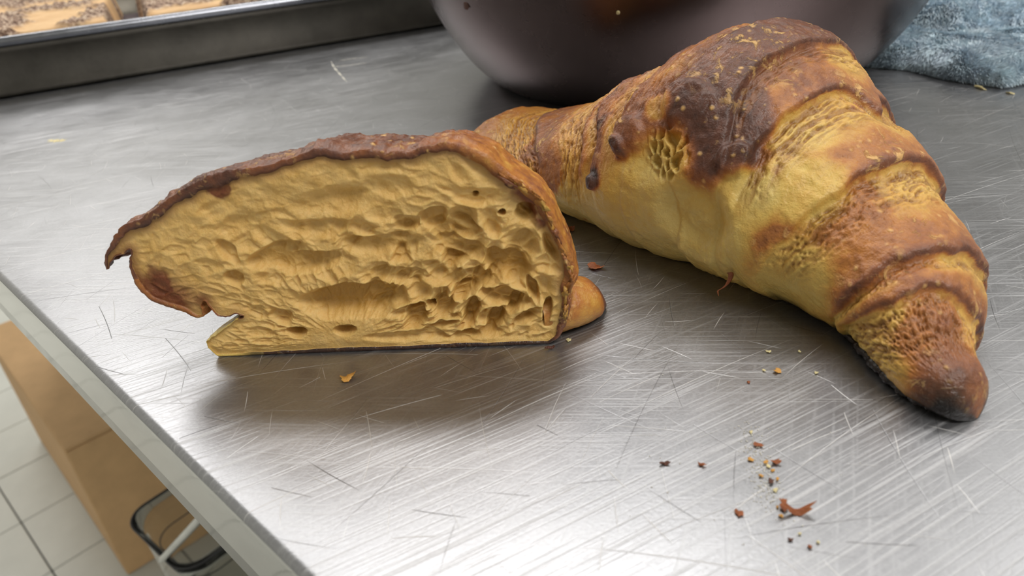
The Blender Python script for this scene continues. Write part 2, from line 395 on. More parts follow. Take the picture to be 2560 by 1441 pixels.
def grid_normals(P):
    du = np.gradient(P, axis=0); dv = np.roll(P, -1, 1)-np.roll(P, 1, 1)
    n = np.cross(dv, du); l = np.linalg.norm(n, axis=-1, keepdims=True); n = n/np.maximum(l, 1e-12)
    cen = P.mean(axis=1, keepdims=True); sg = np.sign(((P-cen)*n).sum(-1).mean()); return n*sg
N0 = grid_normals(P0)
uv0, dep0 = proj(P0); facing = ((CO-P0)*N0).sum(-1) > 0
def pick(px, py):
    d2 = (uv0[..., 0]-px)**2+(uv0[..., 1]-py)**2+np.where(facing, 0, 1e6)
    m = d2 < max(90.0, d2.min()*1.3+1)
    q = np.where(m, dep0, 9.0); i = np.unravel_index(np.argmin(q), q.shape)
    return i
EDG = {  # overlap lines of the rolled layers, near horn to far horn
 'E5': [(2100, 830), (2122, 808), (2151, 787), (2218, 750), (2293, 716), (2360, 708), (2410, 750), (2443, 785)],
 'E4': [(2090, 780), (2160, 720), (2210, 667), (2260, 646), (2343, 627), (2410, 625), (2460, 658)],
 'E3': [(1880, 700), (1906, 656), (1983, 559), (2071, 486), (2163, 432), (2236, 403), (2314, 398), (2350, 440)],
 'E2': [(1850, 440), (1881, 350), (1954, 287), (2051, 233), (2119, 216), (2182, 233), (2240, 310)],
 'E1': [(1800, 420), (1818, 330), (1826, 257), (1857, 204), (1906, 150), (1954, 117), (1993, 102), (2051, 100), (2100, 105)],
 'F1': [(1690, 380), (1670, 320), (1650, 270), (1660, 238), (1687, 206), (1720, 162), (1768, 125)],
 'F2': [(1550, 385), (1530, 373), (1541, 303), (1573, 238), (1611, 206), (1640, 182)],
 'F3': [(1476, 476), (1462, 428), (1476, 379), (1487, 325), (1495, 271), (1522, 240)],
 'F4': [(1450, 525), (1444, 487), (1448, 400), (1456, 310), (1478, 275)],
 'F5': [(1357, 487), (1345, 400), (1334, 325), (1340, 290)]}
ORD = ['E5', 'E4', 'E3', 'E2', 'E1', 'F1', 'F2', 'F3', 'F4', 'F5']
# front-side fade: an edge starts (zero step) below this angle
FADE = {'E5': -.9, 'E4': -.9, 'E3': -.3, 'E2': .15, 'E1': .45, 'F1': .35, 'F2': .15, 'F3': -.1, 'F4': -.6, 'F5': -.9}
es = []; ef = []
for kx in ORD:
    ii = [pick(*q) for q in EDG[kx]]
    ph = np.array([phi[i[1]] for i in ii]); s_ = np.array([s1[i[0]] for i in ii]); o_ = np.argsort(ph)
    e = smooth1(np.interp(phi, ph[o_], s_[o_]), 60)
    e = e+.0045*fbm(phi*3.5, np.full(NP, float(ORD.index(kx))*3.3), oc=4, k=40)   # ragged
    es.append(e); ef.append(FADE[kx])
    print(kx, 'phi %.2f..%.2f s %.2f..%.2f' % (ph.min(), ph.max(), s_.min(), s_.max()))
for i in range(1, len(es)): es[i] = np.maximum(es[i], es[i-1]+.022)
X, Y, Z = P0[..., 0], P0[..., 1], P0[..., 2]
disp = np.zeros_like(S); fdisp = np.zeros_like(S); bake = np.full_like(S, .35); fib = np.zeros_like(S); lineat = np.zeros_like(S)
hz = np.clip(Z/np.maximum(H_, 1e-6), 0, 1)
# jitter the edge with fine raggedness in s
jag = .006*fbm(X*130, Y*130, Z*130, oc=3, k=4)
Sj = S+jag
segs = [(-.05, 0, .66, .0018)]  # bounds handled below
CEN = ORD.index('F1')
bounds = [np.full(NP, -.045)]+es+[np.full(NP, 1.08)]
SEGB = [.60, .58, .60, .57, .62, .80, .64, .66, .60, .64, .60]       # bake strength of each visible band
SEGA = [.0012, .0017, .0020, .0020, .0017, .0014, .0015, .0014, .0012, .0012, .0010]
NSEG = len(bounds)-1
dmm = L*1000
for k in range(NSEG):
    b0, b1 = bounds[k][None, :], bounds[k+1][None, :]
    m = (Sj >= b0) & (Sj < b1)
    wd = np.maximum(b1-b0, 1e-4)
    if k < CEN:   # toward the near horn: upper edge b1 is where the overlying layer ends
        u = (b1-Sj)/wd; e_top = k; e_low = k-1      # u=0 at overlying edge, 1 at own edge
        dtop = (b1-Sj)*L; dlow = (Sj-b0)*L; f_top = ef[k] if k < len(ef) else None; f_low = ef[k-1] if k > 0 else -2
    elif k > CEN:
        u = (Sj-b0)/wd; dtop = (Sj-b0)*L; dlow = (b1-Sj)*L; f_top = ef[k-1]; f_low = ef[k] if k < len(ef) else -2
    else:
        u = np.full_like(Sj, .75); dtop = np.full_like(Sj, .05); dlow = np.minimum(b1-Sj, Sj-b0)*L; f_top = None; f_low = .4
        u = np.clip(1-dlow/.02, .55, 1)
    sf = 1.0 if f_top is None else ss(f_top, f_top+.55, PH)
    sl = ss(f_low, f_low+.55, PH) if f_low is not None else 1.0
    rise = ss(0, .62, u)
    a = SEGA[k]
    d = a*(rise-.45)+.0003*ss(.75, .97, u)*sl
    lnz = np.clip(.55+1.3*vnoise(PH*4, np.full_like(PH, k*1.7), k=33), 0, 1.3)
    d = d-.0006*np.exp(-(dtop/.0008)**2)*sf*lnz
    d = d*(.35+.65*np.maximum(sf, .0))+np.zeros_like(S)
    # drop at own edge is produced by the next segment starting low
    b_lo = .29 if k < CEN else .40
    bk = b_lo+(SEGB[k]-b_lo)*ss(.30, .80, u)
    bk = bk+.10*ss(.85, 1.0, u)*sl
    bk = bk+.24*np.exp(-(dtop/.0006)**2)*sf*lnz+.10*np.exp(-(dlow/.0012)**2)*sl
    if k == CEN: bk = SEGB[k]+.05*fbm(X*90, Y*90, Z*90, k=9)
    fb = (1-ss(.30, .60, u))*sf*(1 if k != CEN else 0)*ss(.0002, .0014, dtop)
    V_ = dtop*1000
    if k != CEN:
        strands = fbm(V_*1.5+fbm(PH*5, S*60, oc=2, k=5)*1.3, PH*4.0+k*3, oc=4, k=20+k, gain=.6)
        pits = voro(V_*.9+.5*strands, PH*9.0+k+.6*fbm(X*200, Y*200, Z*200, k=32), k=31)[0]
        fdisp = np.where(m, fb*(.0007*strands-.00045*(1-ss(.1, .45, pits))), fdisp)
        fl = fb*np.clip(.45-strands*2.4, 0, 1)*.8+fb*(1-ss(.08, .32, pits))*.6
        fib = np.where(m, np.clip(fl, 0, 1), fib)
    disp = np.where(m, d, disp); bake = np.where(m, bk, bake)
for _ in range(12): disp[1:-1] = .25*disp[:-2]+.5*disp[1:-1]+.25*disp[2:]
for _ in range(10): disp = .25*np.roll(disp, 1, 1)+.5*disp+.25*np.roll(disp, -1, 1)
for _ in range(4): bake = .25*np.roll(bake, 1, 1)+.5*bake+.25*np.roll(bake, -1, 1)
fdisp[1:-1] = .25*fdisp[:-2]+.5*fdisp[1:-1]+.25*fdisp[2:]
disp = disp+fdisp
# general lumpiness and baked crust relief
disp += .0011*fbm(X*55, Y*55, Z*55, oc=3, k=2)+.00030*fbm(X*260, Y*260, Z*260, oc=4, k=6)
rough_top = ss(.3, .75, bake)
disp += rough_top*.00032*fbm(X*520, Y*520, Z*520, oc=3, k=8)
# crumpled dark crown
crown = np.exp(-(((S-.60)/.10)**2+((PH-1.35)/.75)**2))
disp += crown*(.0012*fbm(X*120+Y*40, Y*120, Z*120, oc=4, k=14)+.0008*(1-np.abs(fbm(S*190, PH*5, oc=3, k=15))*3))
hb = ss(.05, .62, hz)
front = 1-ss(1.0, 1.6, PH)
pale = front*(1-ss(.30, .62, hz))*ss(.28, .42, S)*(1-ss(.80, .88, S))
hb = np.maximum(hb, .75*ss(.62, .70, S)); hb = np.maximum(hb, .8*ss(.12, .05, S)); bake = bake*(.42+.58*hb)
bake = bake*(1-.85*pale)+.02*pale
fib *= (1-pale)
# the crown's dark crust spreads over its layer and drips down the front
def blob(px, py, rad, rz=None):
    i = pick(px, py); c = P0[i]; return np.exp(-(((P0-c)**2).sum(-1))/rad**2), c
nz = fbm(X*140, Y*140, Z*140, oc=4, k=17)
for px, py, rad, val in ((1830, 140, .016, .72), (1740, 230, .016, .78), (1780, 320, .013, .88), (1860, 300, .007, .86), (1830, 395, .0065, .92), (1700, 330, .006, .86), (1700, 250, .008, .82), (1560, 330, .0055, .72), (1590, 270, .006, .68),
                         (1545, 372, .003, .95), (1476, 450, .0032, .95), (1900, 80, .014, .72), (2010, 80, .010, .72), (1360, 330, .009, .66), (1370, 440, .007, .62), (1890, 640, .006, .62), (1960, 580, .007, .62), (2330, 830, .009, .58), (2400, 930, .009, .72), (2050, 510, .010, .58), (2200, 620, .010, .60)):
    g, c = blob(px, py, rad); g = ss(.20, .70, g+.45*nz); bake = bake*(1-g)+np.maximum(bake, val)*g
for px, py, rad, val in ((1650, 400, .008, .10), (1600, 470, .010, .05), (1760, 600, .013, .03), (1850, 500, .008, .10), (1660, 560, .012, .0), (1500, 530, .006, .05), (2010, 470, .009, .12), (1980, 700, .010, .12), (1880, 470, .005, .02), (2010, 320, .007, .2), (1640, 260, .004, .3)):
    g, c = blob(px, py, rad); g = ss(.2, .7, g+.18*nz); bake = bake*(1-.8*g)+val*.8*g
# burst hollow in the pale belly, with a torn web above it
g, c = blob(1720, 560, .0105); disp -= .0042*ss(.25, .8, g+.05*nz)
g, c = blob(1655, 385, .0062); v1, v2, ci = voro((P0@ax)*330+.8*fbm(X*200, Y*200, Z*200, k=51), Z*260+X*60+.8*fbm(X*200, Y*200, Z*200, k=52), k=50); disp -= ss(.2, .7, g)*(.0026*ss(.12, .34, v2-v1)); 
g2, c = blob(1600, 400, .0055); disp -= .0022*g2
for px, py, rad, am in ((1560, 340, .0055, .0022), (1545, 365, .003, .0015), (1474, 455, .0024, .0016), (1830, 400, .0045, .0022), (1700, 250, .006, .0016)):
    g, c = blob(px, py, rad); disp += am*ss(.3, .7, g+.2*nz)
# charring of the near horn and the underside
tip = np.clip((.045-S)/.06, 0, 1)
char = np.clip(ss(.36, .80, tip*.42+(1-hz)*.62*ss(.14, .0, S)+.30*nz), 0, 1)*ss(.12, .04, S)
char = np.maximum(char, ss(.14, .04, hz)*ss(.36, .22, S)*.9)
P1 = P0+N0*(disp*np.clip(np.minimum(capn, capf), .15, 1)[:, None])[..., None]
P1[..., 2] = np.maximum(P1[..., 2], .0002)
croot = empty('whole_croissant', tuple(A*.5+B*.5), 'whole golden brown croissant with dark ridged layers and a charred near tip', 'croissant')
# tip caps close the grid
child('rolled_dough', P1.reshape(-1, 3), grid_faces(NS, NP, True), M_BREAD, croot, attrs={'bake': bake, 'fib': fib, 'char': char})
# burnt sugar skirt along the base at the near horn
pts = []
sk = [(1985, 768), (2050, 800), (2105, 835), (2150, 885), (2200, 940), (2250, 985), (2300, 1020), (2340, 1038), (2385, 1040), (2405, 1020)]
kk = np.array([G(*q) for q in sk]); tt = np.linspace(0, len(kk)-1, 90); kk = np.stack([np.interp(tt, np.arange(len(kk)), kk[:, i]) for i in range(3)], 1)
kk = np.stack([smooth1(kk[:, i], 6) for i in range(3)], 1)
tg = np.gradient(kk, axis=0); tg /= np.linalg.norm(tg, axis=1, keepdims=True)
Vs = []
for i, (q, t) in enumerate(zip(kk, tg)):
    sd = np.array([-t[1], t[0], 0]); e = math.sin(math.pi*min(1, max(0, i/89)))**.5
    wv = (.0011+.0005*math.sin(i*.9)+.0004*math.sin(i*2.3))*e
    for a in np.linspace(0, 2*math.pi, 12, endpoint=False):
        Vs.append(q+sd*(.002+math.cos(a)*(.0028*e+wv*.5))+np.array([0, 0, .0003+max(0, .0010+math.sin(a)*(.0012*e+wv*.4))]))
child('burnt_base_rim', Vs, grid_faces(90, 12, True), M_CHAR, croot)['label'] = 'black glossy burnt rim under the near horn'
# dangling shred under the belly
q0 = P1[pick(1822, 690)]; q1 = onplane(1808, 738, q0+nn*.002, nn)
Vs = []
for i, u in enumerate(np.linspace(0, 1, 12)):
    c = q0*(1-u)+q1*u+np.array([.0009*math.sin(u*6), 0, .0005*math.sin(u*9)])+nn*.0012
    r = .0007*(1-u)**.6*(1.2 if u < .4 else .8)+.00008
    for a in np.linspace(0, 2*math.pi, 8, endpoint=False): Vs.append(c+np.array([math.cos(a)*r*.8, -math.sin(a)*r*.6, math.sin(a)*r*.5]))
child('hanging_shred', Vs, grid_faces(12, 8, True), M_FLAKE['brown'], croot)
# little burnt drop at the very tip
def lump(name, c, rx, ry, rz, mat, root, rot=0, amp=.25, sc=1.0, k=0, n=18):
    th = np.linspace(0, math.pi, n); ph_ = np.linspace(0, 2*math.pi, 2*n, endpoint=False)
    T, Q = np.meshgrid(th, ph_, indexing='ij'); d = np.stack([np.sin(T)*np.cos(Q), np.sin(T)*np.sin(Q), np.cos(T)], -1)
    f = 1+amp*fbm(d[..., 0]*1.6*sc+k, d[..., 1]*1.6*sc, d[..., 2]*1.6*sc, oc=3, k=k)
    V = d*f[..., None]*np.array([rx, ry, rz]); c_, s_ = math.cos(rot), math.sin(rot)
    V = np.stack([V[..., 0]*c_-V[..., 1]*s_, V[..., 0]*s_+V[..., 1]*c_, V[..., 2]], -1)+np.asarray(c)
    V[..., 2] = np.maximum(V[..., 2], .0001)
    if root is None: return V.reshape(-1, 3), grid_faces(n, 2*n, True)
    return child(name, V.reshape(-1, 3), grid_faces(n, 2*n, True), mat, root)
tp = G(2398, 1022, .0012); lump('burnt_drop', tp, .0014, .0009, .0011, M_CHAR, croot, .6, .4, k=3)

# ================================================================ CUT CROISSANT
PL, PR = G(540, 893), G(1400, 860)
ce = (PR-PL)/np.linalg.norm(PR-PL); cn = np.array([ce[1], -ce[0], 0.0]); cn = cn if cn[1] < 0 else -cn   # towards the viewer
def cut(px, py):
    q = onplane(px, py, PL, cn); d = q-PL; return float(d@ce), float(d[2])
OUT = [ # outline of the cut face in order, with crust thickness in mm
 (267, 677, .3), (262, 640, .5), (285, 592, 1.2), (307, 564, 1.5), (347, 551, 1.6), (378, 529, 1.7), (415, 503, 1.8), (449, 480, 1.8), (502, 453, 1.9), (540, 438, 2.3), (578, 427, 1.9), (644, 418, 1.6), (724, 396, 1.5), (791, 369, 1.6), (835, 379, 1.7),
 (880, 382, 1.5), (909, 375, 1.6), (960, 380, 1.6), (1029, 382, 1.5), (1051, 369, 1.5), (1122, 355, 1.8), (1175, 369, 2.2), (1220, 387, 2.3), (1264, 427, 2.2), (1309, 458, 2.1), (1353, 493, 2.1), (1385, 540, 2.2), (1402, 582, 2.0),
 (1420, 618, 1.8), (1436, 658, 2.0), (1446, 693, 2.6), (1429, 722, 2.0), (1429, 760, 1.8), (1415, 813, 1.6), (1397, 844, 1.0), (1371, 862, .5), (1300, 872, .9), (1220, 876, .8), (1100, 883, .9), (980, 887, .8), (860, 890, .9), (760, 893, .8), (640, 896, .7), (575, 900, .3),
 (550, 897, .2), (538, 884, .15), (520, 870, .15), (516, 852, .15), (540, 836, .15), (565, 818, .15), (590, 799, .15), (612, 792, .15), (604, 789, .15), (588, 783, .15), (580, 790, .15), (560, 794, .15), (545, 790, .15), (529, 773, .15), (518, 757, .15), (506, 751, .15), (501, 764, .2), (513, 790, .3), (500, 797, .4), (485, 794, .8), (470, 786, 1.0), (449, 776, 1.3), (420, 769, 1.4), (395, 760, 1.4), (375, 750, 1.4), (355, 733, 1.3), (342, 718, 1.1), (333, 698, .8), (325, 675, .5), (323, 650, .3), (327, 622, .3), (318, 628, .3), (305, 637, .3), (289, 638, .3), (278, 655, .2), (272, 676, .2)]
o2 = np.array([cut(a, b) for a, b, c in OUT]); th_ = np.array([c for a, b, c in OUT])/1000
seg = np.linalg.norm(np.roll(o2, -1, 0)-o2, axis=1); cum = np.concatenate([[0], np.cumsum(seg)]); NO = 1400
tt = np.linspace(0, cum[-1], NO, endpoint=False)
O = np.stack([np.interp(tt, cum, np.append(o2[:, i], o2[0, i])) for i in (0, 1)], 1); TH = np.interp(tt, cum, np.append(th_, th_[0]))
def smc(a, n):
    for _ in range(n): a = .25*np.roll(a, 1, 0)+.5*a+.25*np.roll(a, -1, 0)
    return a
O = smc(O, 6); TH = smc(TH, 30)
tgn = smc(np.roll(O, -1, 0)-np.roll(O, 1, 0), 8); nrm = np.stack([-tgn[:, 1], tgn[:, 0]], 1); nrm /= np.linalg.norm(nrm, axis=1, keepdims=True)
area = .5*np.sum(O[:, 0]*np.roll(O[:, 1], -1)-np.roll(O[:, 0], -1)*O[:, 1]); nrm = -nrm if area > 0 else nrm; nrm = -nrm
# nrm points outward: test
if ((O-O.mean(0))*nrm).sum() < 0: nrm = -nrm
jg = fbm(tt*900, tt*0, oc=4, k=60)
O = O+nrm*(jg*.00035*(1-.6*ss(.06, .07, O[:, 0])))[:, None]; O[:, 1] = np.maximum(O[:, 1], .0001)
TH2 = TH*(1+.35*fbm(tt*260, tt*0+5, oc=3, k=61))
I2 = O-nrm*TH2[:, None]; I2[:, 1] = np.maximum(I2[:, 1], .0006)
I2 = smc(I2, 3)
hroot = empty('cut_croissant', tuple((PL+PR)/2), 'croissant cut across, standing on its base with pale honeycomb crumb facing out', 'croissant')
def to3(uv, dep=0.0):
    uv = np.asarray(uv); dep = np.zeros(uv.shape[:-1])+dep
    return PL+uv[..., 0:1]*ce+uv[..., 1:2]*np.array([0, 0, 1.0])-dep[..., None]*cn
# --- crumb face
gu0, gu1, gv0, gv1 = I2[:, 0].min(), I2[:, 0].max(), I2[:, 1].min(), I2[:, 1].max()
NU, NV = 760, 430
gu = np.linspace(gu0-.0003, gu1+.0003, NU); gv = np.linspace(gv0-.0003, gv1+.0003, NV)
U, Vv = np.meshgrid(gu, gv, indexing='ij')
def inside(poly, x, y):
    r = np.zeros(x.shape, bool); n = len(poly)
    for i in range(n):
        x0, y0 = poly[i]; x1_, y1_ = poly[(i+1) % n]
        if y0 == y1_: continue
        ym, yM = min(y0, y1_), max(y0, y1_); j0 = np.searchsorted(gv, ym, 'right'); j1 = np.searchsorted(gv, yM, 'right')
        if j1 <= j0: continue
        yy = gv[j0:j1]; xx = x0+(yy-y0)*(x1_-x0)/(y1_-y0); r[:, j0:j1] ^= (gu[:, None] < xx[None, :])
    return r
ins = inside(I2, U, Vv)
# distance to outline (coarse then per point for the border only)
from mathutils.kdtree import KDTree
kd = KDTree(NO)
for i, q in enumerate(I2): kd.insert((q[0], q[1], 0), i)
kd.balance()
cu, cv = U[::6, ::6], Vv[::6, ::6]
dco = np.array([kd.find((a, b, 0))[2] for a, b in zip(cu.ravel(), cv.ravel())]).reshape(cu.shape)
def upsample(a, fu, shape):
    iu = np.clip(np.arange(shape[0])/fu, 0, a.shape[0]-1.001); iv = np.clip(np.arange(shape[1])/fu, 0, a.shape[1]-1.001)
    i0, j0 = iu.astype(int), iv.astype(int); fi, fj = (iu-i0)[:, None], (iv-j0)[None, :]
    return (a[i0][:, j0]*(1-fi)*(1-fj)+a[i0+1][:, j0]*fi*(1-fj)+a[i0][:, j0+1]*(1-fi)*fj+a[i0+1][:, j0+1]*fi*fj)
DB = upsample(dco, 6, U.shape)
# cells: curved lamination, concentric about the lower middle
Wd = .0822; c0u, c0v = .40*Wd, .002
wx = fbm(U*90, Vv*90, oc=3, k=70)*.0030; wy = fbm(U*90+40, Vv*90+9, oc=3, k=71)*.0022
uu, vv = U-c0u+wx, (Vv-c0v+wy)
rho = np.sqrt((uu/1.25)**2+(vv*1.15)**2); ang = np.arctan2(vv*1.15, uu/1.25)
def cells(kr, ka, k):
    f1, f2, ci = voro(rho*kr+k*.37, ang*ka*1.0+.2*k, k=k)
    return f1, f2-f1, ci
f1, e1, c1 = cells(175, 6.5, 80); f1b, e1b, c1b = cells(330, 13, 83); f3, e3, c3 = voro(U*850+wx*300, Vv*850, k=86)
openr = ss(-.001, .035, uu)*.75+.28                          # more open towards the right
topd = 1-ss(.028, .042, Vv)*.55; leftd = 1-ss(.012, -.004, U)*.6
cf = ss(.004, .018, rho); amp1 = .0028*openr*topd*leftd*cf; amp2 = .0007*(.3+.7*openr)*topd*cf
d = amp1*ss(.0, .55, e1)*(.2+1.1*c1)+amp2*ss(.0, .5, e1b)*(.4+.8*c1b)+.00016*ss(0, .4, e3)
# a few named hollows traced from the cut: (px,py, ru px, rv px, tilt, depth mm)
def hollow(px, py, ru, rv, tilt, dm, sharp=.5):
    a, b = cut(px, py); s_ = .2075/1800
    x, y = (U-a), (Vv-b); c_, q_ = math.cos(tilt), math.sin(tilt); xr = (x*c_+y*q_)/(ru*s_); yr = (-x*q_+y*c_)/(rv*s_)
    nf = .22*fbm(U*260, Vv*260, oc=3, k=int(px) % 97)
    yr2 = np.where(yr > 0, yr*1.35, yr*.8)     # steep upper lip, soft lower
    return dm/1000*ss(1.05, 1.05-sharp, np.sqrt(xr**2+yr2**2)+nf)
HOL = [(880, 745, 115, 42, .05, 3.4), (760, 655, 95, 26, .05, 1.8), (680, 640, 60, 26, .3, 1.8), (840, 500, 110, 34, .08, 1.5, 1.0), (1270, 660, 52, 34, -.5, 3.0), (1250, 655, 18, 30, -.5, 3.0), (1150, 620, 60, 26, -.3, 1.8), (1080, 540, 34, 22, .2, 2.2), (1015, 555, 30, 16, 0, 1.4),
       (1165, 570, 44, 20, -.5, 1.8), (1240, 800, 16, 30, -.5, 3.0), (1180, 780, 16, 34, -.4, 2.8), (1110, 770, 24, 34, -.4, 2.6), (1040, 790, 22, 34, -.6, 2.6), (1290, 760, 14, 30, -.6, 3.0), (1200, 700, 22, 30, -.6, 2.4), (1330, 720, 12, 36, .2, 2.8), (1370, 770, 10, 34, -.2, 3.0),
       (1375, 610, 14, 34, .3, 2.4), (1310, 530, 22, 16, .5, 2.2), (1320, 525, 20, 16, 0, 3.0), (1187, 490, 7, 6, 0, 2.4), (1253, 533, 8, 7, .4, 2.4), (560, 625, 16, 30, .4, 1.6), (580, 695, 20, 18, 0, 1.6), (740, 830, 22, 14, 0, 3.2), (860, 825, 26, 14, 0, 2.8), (1075, 765, 9, 16, .4, 4.2), (700, 790, 26, 20, 0, 1.4), (1140, 690, 60, 24, -.35, 1.6), (960, 610, 90, 22, 0, 1.2), (800, 570, 80, 24, 0, 1.0, .8), (600, 560, 70, 40, .4, .9, 1.0), (1000, 690, 60, 20, -.1, 1.4), (1020, 840, 90, 14, 0, 1.2), (1180, 840, 60, 10, .1, 1.4)]
hd = np.zeros_like(d)
for h_ in HOL: hd = np.maximum(hd, hollow(*h_))
d = d*(1-.55*ss(.0003, .0025, hd))+hd*1.25
d = d+.00045*fbm(U*300, Vv*300, oc=4, k=90)+.0009*fbm(U*45, Vv*60, oc=2, k=91)
edgef = ss(.0, .0022, DB)
d = d*edgef+.0003*(1-edgef)
# curl at the left: hollow pocket between curl and body
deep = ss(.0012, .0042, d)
cu_, cv_ = cut(430, 745)
toast = .62*ss(.0026, .0, DB)*ss(.0, .012, Vv-.006)+.85*np.exp(-(((U-cu_)/.0075)**2+((Vv-cv_)/.0032)**2))
a_, b_ = cut(395, 700); toast += .45*np.exp(-(((U-a_)/.0055)**2+((Vv-b_)/.0042)**2))
for px, py, r_, v_ in ((552, 475, .0022, 1.0), (535, 462, .0025, .9), (1325, 527, .0016, .75), (1187, 490, .0006, .6), (1253, 533, .0007, .6), (1075, 765, .0007, .6), (1300, 500, .002, .5), (1345, 560, .0015, .5), (395, 700, .003, .5)):
    a_, b_ = cut(px, py); toast += v_*ss(1.3, .6, np.hypot(U-a_, Vv-b_)/r_+.5*fbm(U*500, Vv*500, oc=2, k=95))
# keep cells whose corners are (nearly) inside; snap outside corners to the outline
cell_in = ins[:-1, :-1] | ins[1:, :-1] | ins[:-1, 1:] | ins[1:, 1:]
need = np.zeros_like(ins)
need[:-1, :-1] |= cell_in; need[1:, :-1] |= cell_in; need[:-1, 1:] |= cell_in; need[1:, 1:] |= cell_in
sn = need & ~ins; ii = np.argwhere(sn)
for i, j in ii:
    q = kd.find((U[i, j], Vv[i, j], 0))[0]; U[i, j], Vv[i, j] = q[0], q[1]; d[i, j] = .0002
PF = to3(np.stack([U, Vv], -1), d+.0001)
idx = -np.ones(ins.shape, int); idx[need] = np.arange(need.sum())
ci_, cj_ = np.nonzero(cell_in)
F = np.stack([idx[ci_, cj_], idx[ci_+1, cj_], idx[ci_+1, cj_+1], idx[ci_, cj_+1]], 1)
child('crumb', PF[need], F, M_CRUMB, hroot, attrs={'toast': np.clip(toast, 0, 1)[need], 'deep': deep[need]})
# --- crust: inner rim -> outer rim -> body running back to the horn
KB = 70; tb = np.linspace(0, 1, KB)
ctr = np.array([.66*Wd, .004]); LEN = .043
rings = [to3(I2, np.full(NO, .0022)), to3(I2, 0.0), to3((I2*.5+O*.5), -.0001)]
rb, rf = [0, 0, 0], None
rr = np.linalg.norm(O-ctr, axis=1)
for t in tb:
    dd = LEN*t; sc = (1-t**2.3)**.55 if t < 1 else 0.0
    hump = 1+.008*math.sin(min(1, t*6)*math.pi)*(1-ss(.055, .07, O[:, 0]))[:, None]-.02*min(1, t*5)*ss(.055, .072, O[:, 0])[:, None]
    q = ctr+(O-ctr)*sc*hump*np.array([1, 1.0]); sh = np.array([.006*t, 0]); q = q+sh
    q[:, 1] = np.maximum(q[:, 1], .0001+.0*t)
    rings.append(to3(q, np.full(NO, dd)))
RB = np.array(rings); nr = len(RB)
XB = RB[..., 0]*1; n_b = fbm(RB[..., 0]*160, RB[..., 1]*160, RB[..., 2]*160, oc=4, k=100)
outw = (O-ctr)/np.maximum(rr, 1e-6)[:, None]; ow3 = outw[:, 0:1]*ce+outw[:, 1:2]*np.array([0, 0, 1.0])
ampb = np.concatenate([[0, 0, .3], ss(0, .05, tb)*1.0+.15])[:, None]*(1-.75*ss(.060, .074, O[:, 0]))[None]
wr = fbm(RB[..., 0]*90+RB[..., 1]*260, RB[..., 1]*300, RB[..., 2]*90, oc=4, k=102)
RB = RB+ow3[None]*((.0010*n_b+.0010*wr+.0004*fbm(RB[..., 0]*600, RB[..., 1]*600, RB[..., 2]*600, oc=3, k=103))*ampb)[..., None]
RB[..., 2] = np.maximum(RB[..., 2], .0001)
tf = tt/cum[-1]
onright = ss(.048, .075, O[:, 0]); low = ss(.006, .001, O[:, 1])
bk = np.tile(.80-.26*onright, (nr, 1))+.10*n_b+.22*onright*fbm(RB[..., 0]*420, RB[..., 1]*420, RB[..., 2]*420, oc=4, k=104)
bk = np.where((O[:, 1] > .01)[None, :], bk, .75)
bk[0:2] += .05
flapm = (O[:, 0] < .012) & (O[:, 1] < .0105)           # pale flap of the base on the left
bk[:, flapm] = .10
curl = (O[:, 0] < .004) & (O[:, 1] > .0105) & (O[:, 1] < .022)
bk[:, curl] = .62
ch = np.tile(ss(.0016, .0006, O[:, 1])*.8*ss(.004, .010, O[:, 0]), (nr, 1))
child('crust', RB.reshape(-1, 3), grid_faces(nr, NO, True), M_BREAD, hroot, attrs={'bake': bk, 'fib': np.zeros_like(bk), 'char': ch})
# --- horn peeking out on the right behind the cut
hp = [(1340, 868, .0085), (1390, 862, .0088), (1425, 850, .0084), (1455, 834, .0075), (1480, 815, .0062), (1500, 798, .0042), (1515, 778, .0012)]
base = []
for px, py, r in hp:
    base.append((G(px, py, 0)-cn*(r+.0012), r, r))
tq = np.linspace(0, 1, 60); bc = np.array([b[0] for b in base]); bh = np.array([b[1] for b in base]); br = np.array([b[2] for b in base]); bx = np.linspace(0, 1, len(base))
C3 = np.stack([smooth1(np.interp(tq, bx, bc[:, i]), 8) for i in range(3)], 1); rr_ = smooth1(np.interp(tq, bx, br), 4); rr_[-1] = .0003
tg = np.gradient(C3, axis=0); tg[:, 2] = 0; tg /= np.linalg.norm(tg, axis=1, keepdims=True)
V = []
for c, t, r in zip(C3, tg, rr_):
    sd = np.array([-t[1], t[0], 0])
    for a in np.linspace(0, 2*math.pi, 72, endpoint=False):
        V.append(c+sd*(math.cos(a)*r)+np.array([0, 0, max(.0002, r*.62+math.sin(a)*r*.75)]))
V = np.array(V).reshape(60, 72, 3); nb = fbm(V[..., 0]*300, V[..., 1]*300, V[..., 2]*300, oc=4, k=110)
V[..., 2] = np.maximum(V[..., 2]+nb*.0004, .0001)
bkh = .48+.42*ss(.45, 1, np.linspace(0, 1, 60))[:, None]+nb*.1; hfz = V[..., 2]
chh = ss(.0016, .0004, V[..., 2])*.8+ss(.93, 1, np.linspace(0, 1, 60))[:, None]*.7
child('horn', V.reshape(-1, 3), grid_faces(60, 72, True), M_BREAD, hroot, attrs={'bake': bkh, 'fib': np.zeros_like(bkh), 'char': np.clip(chh, 0, 1)})
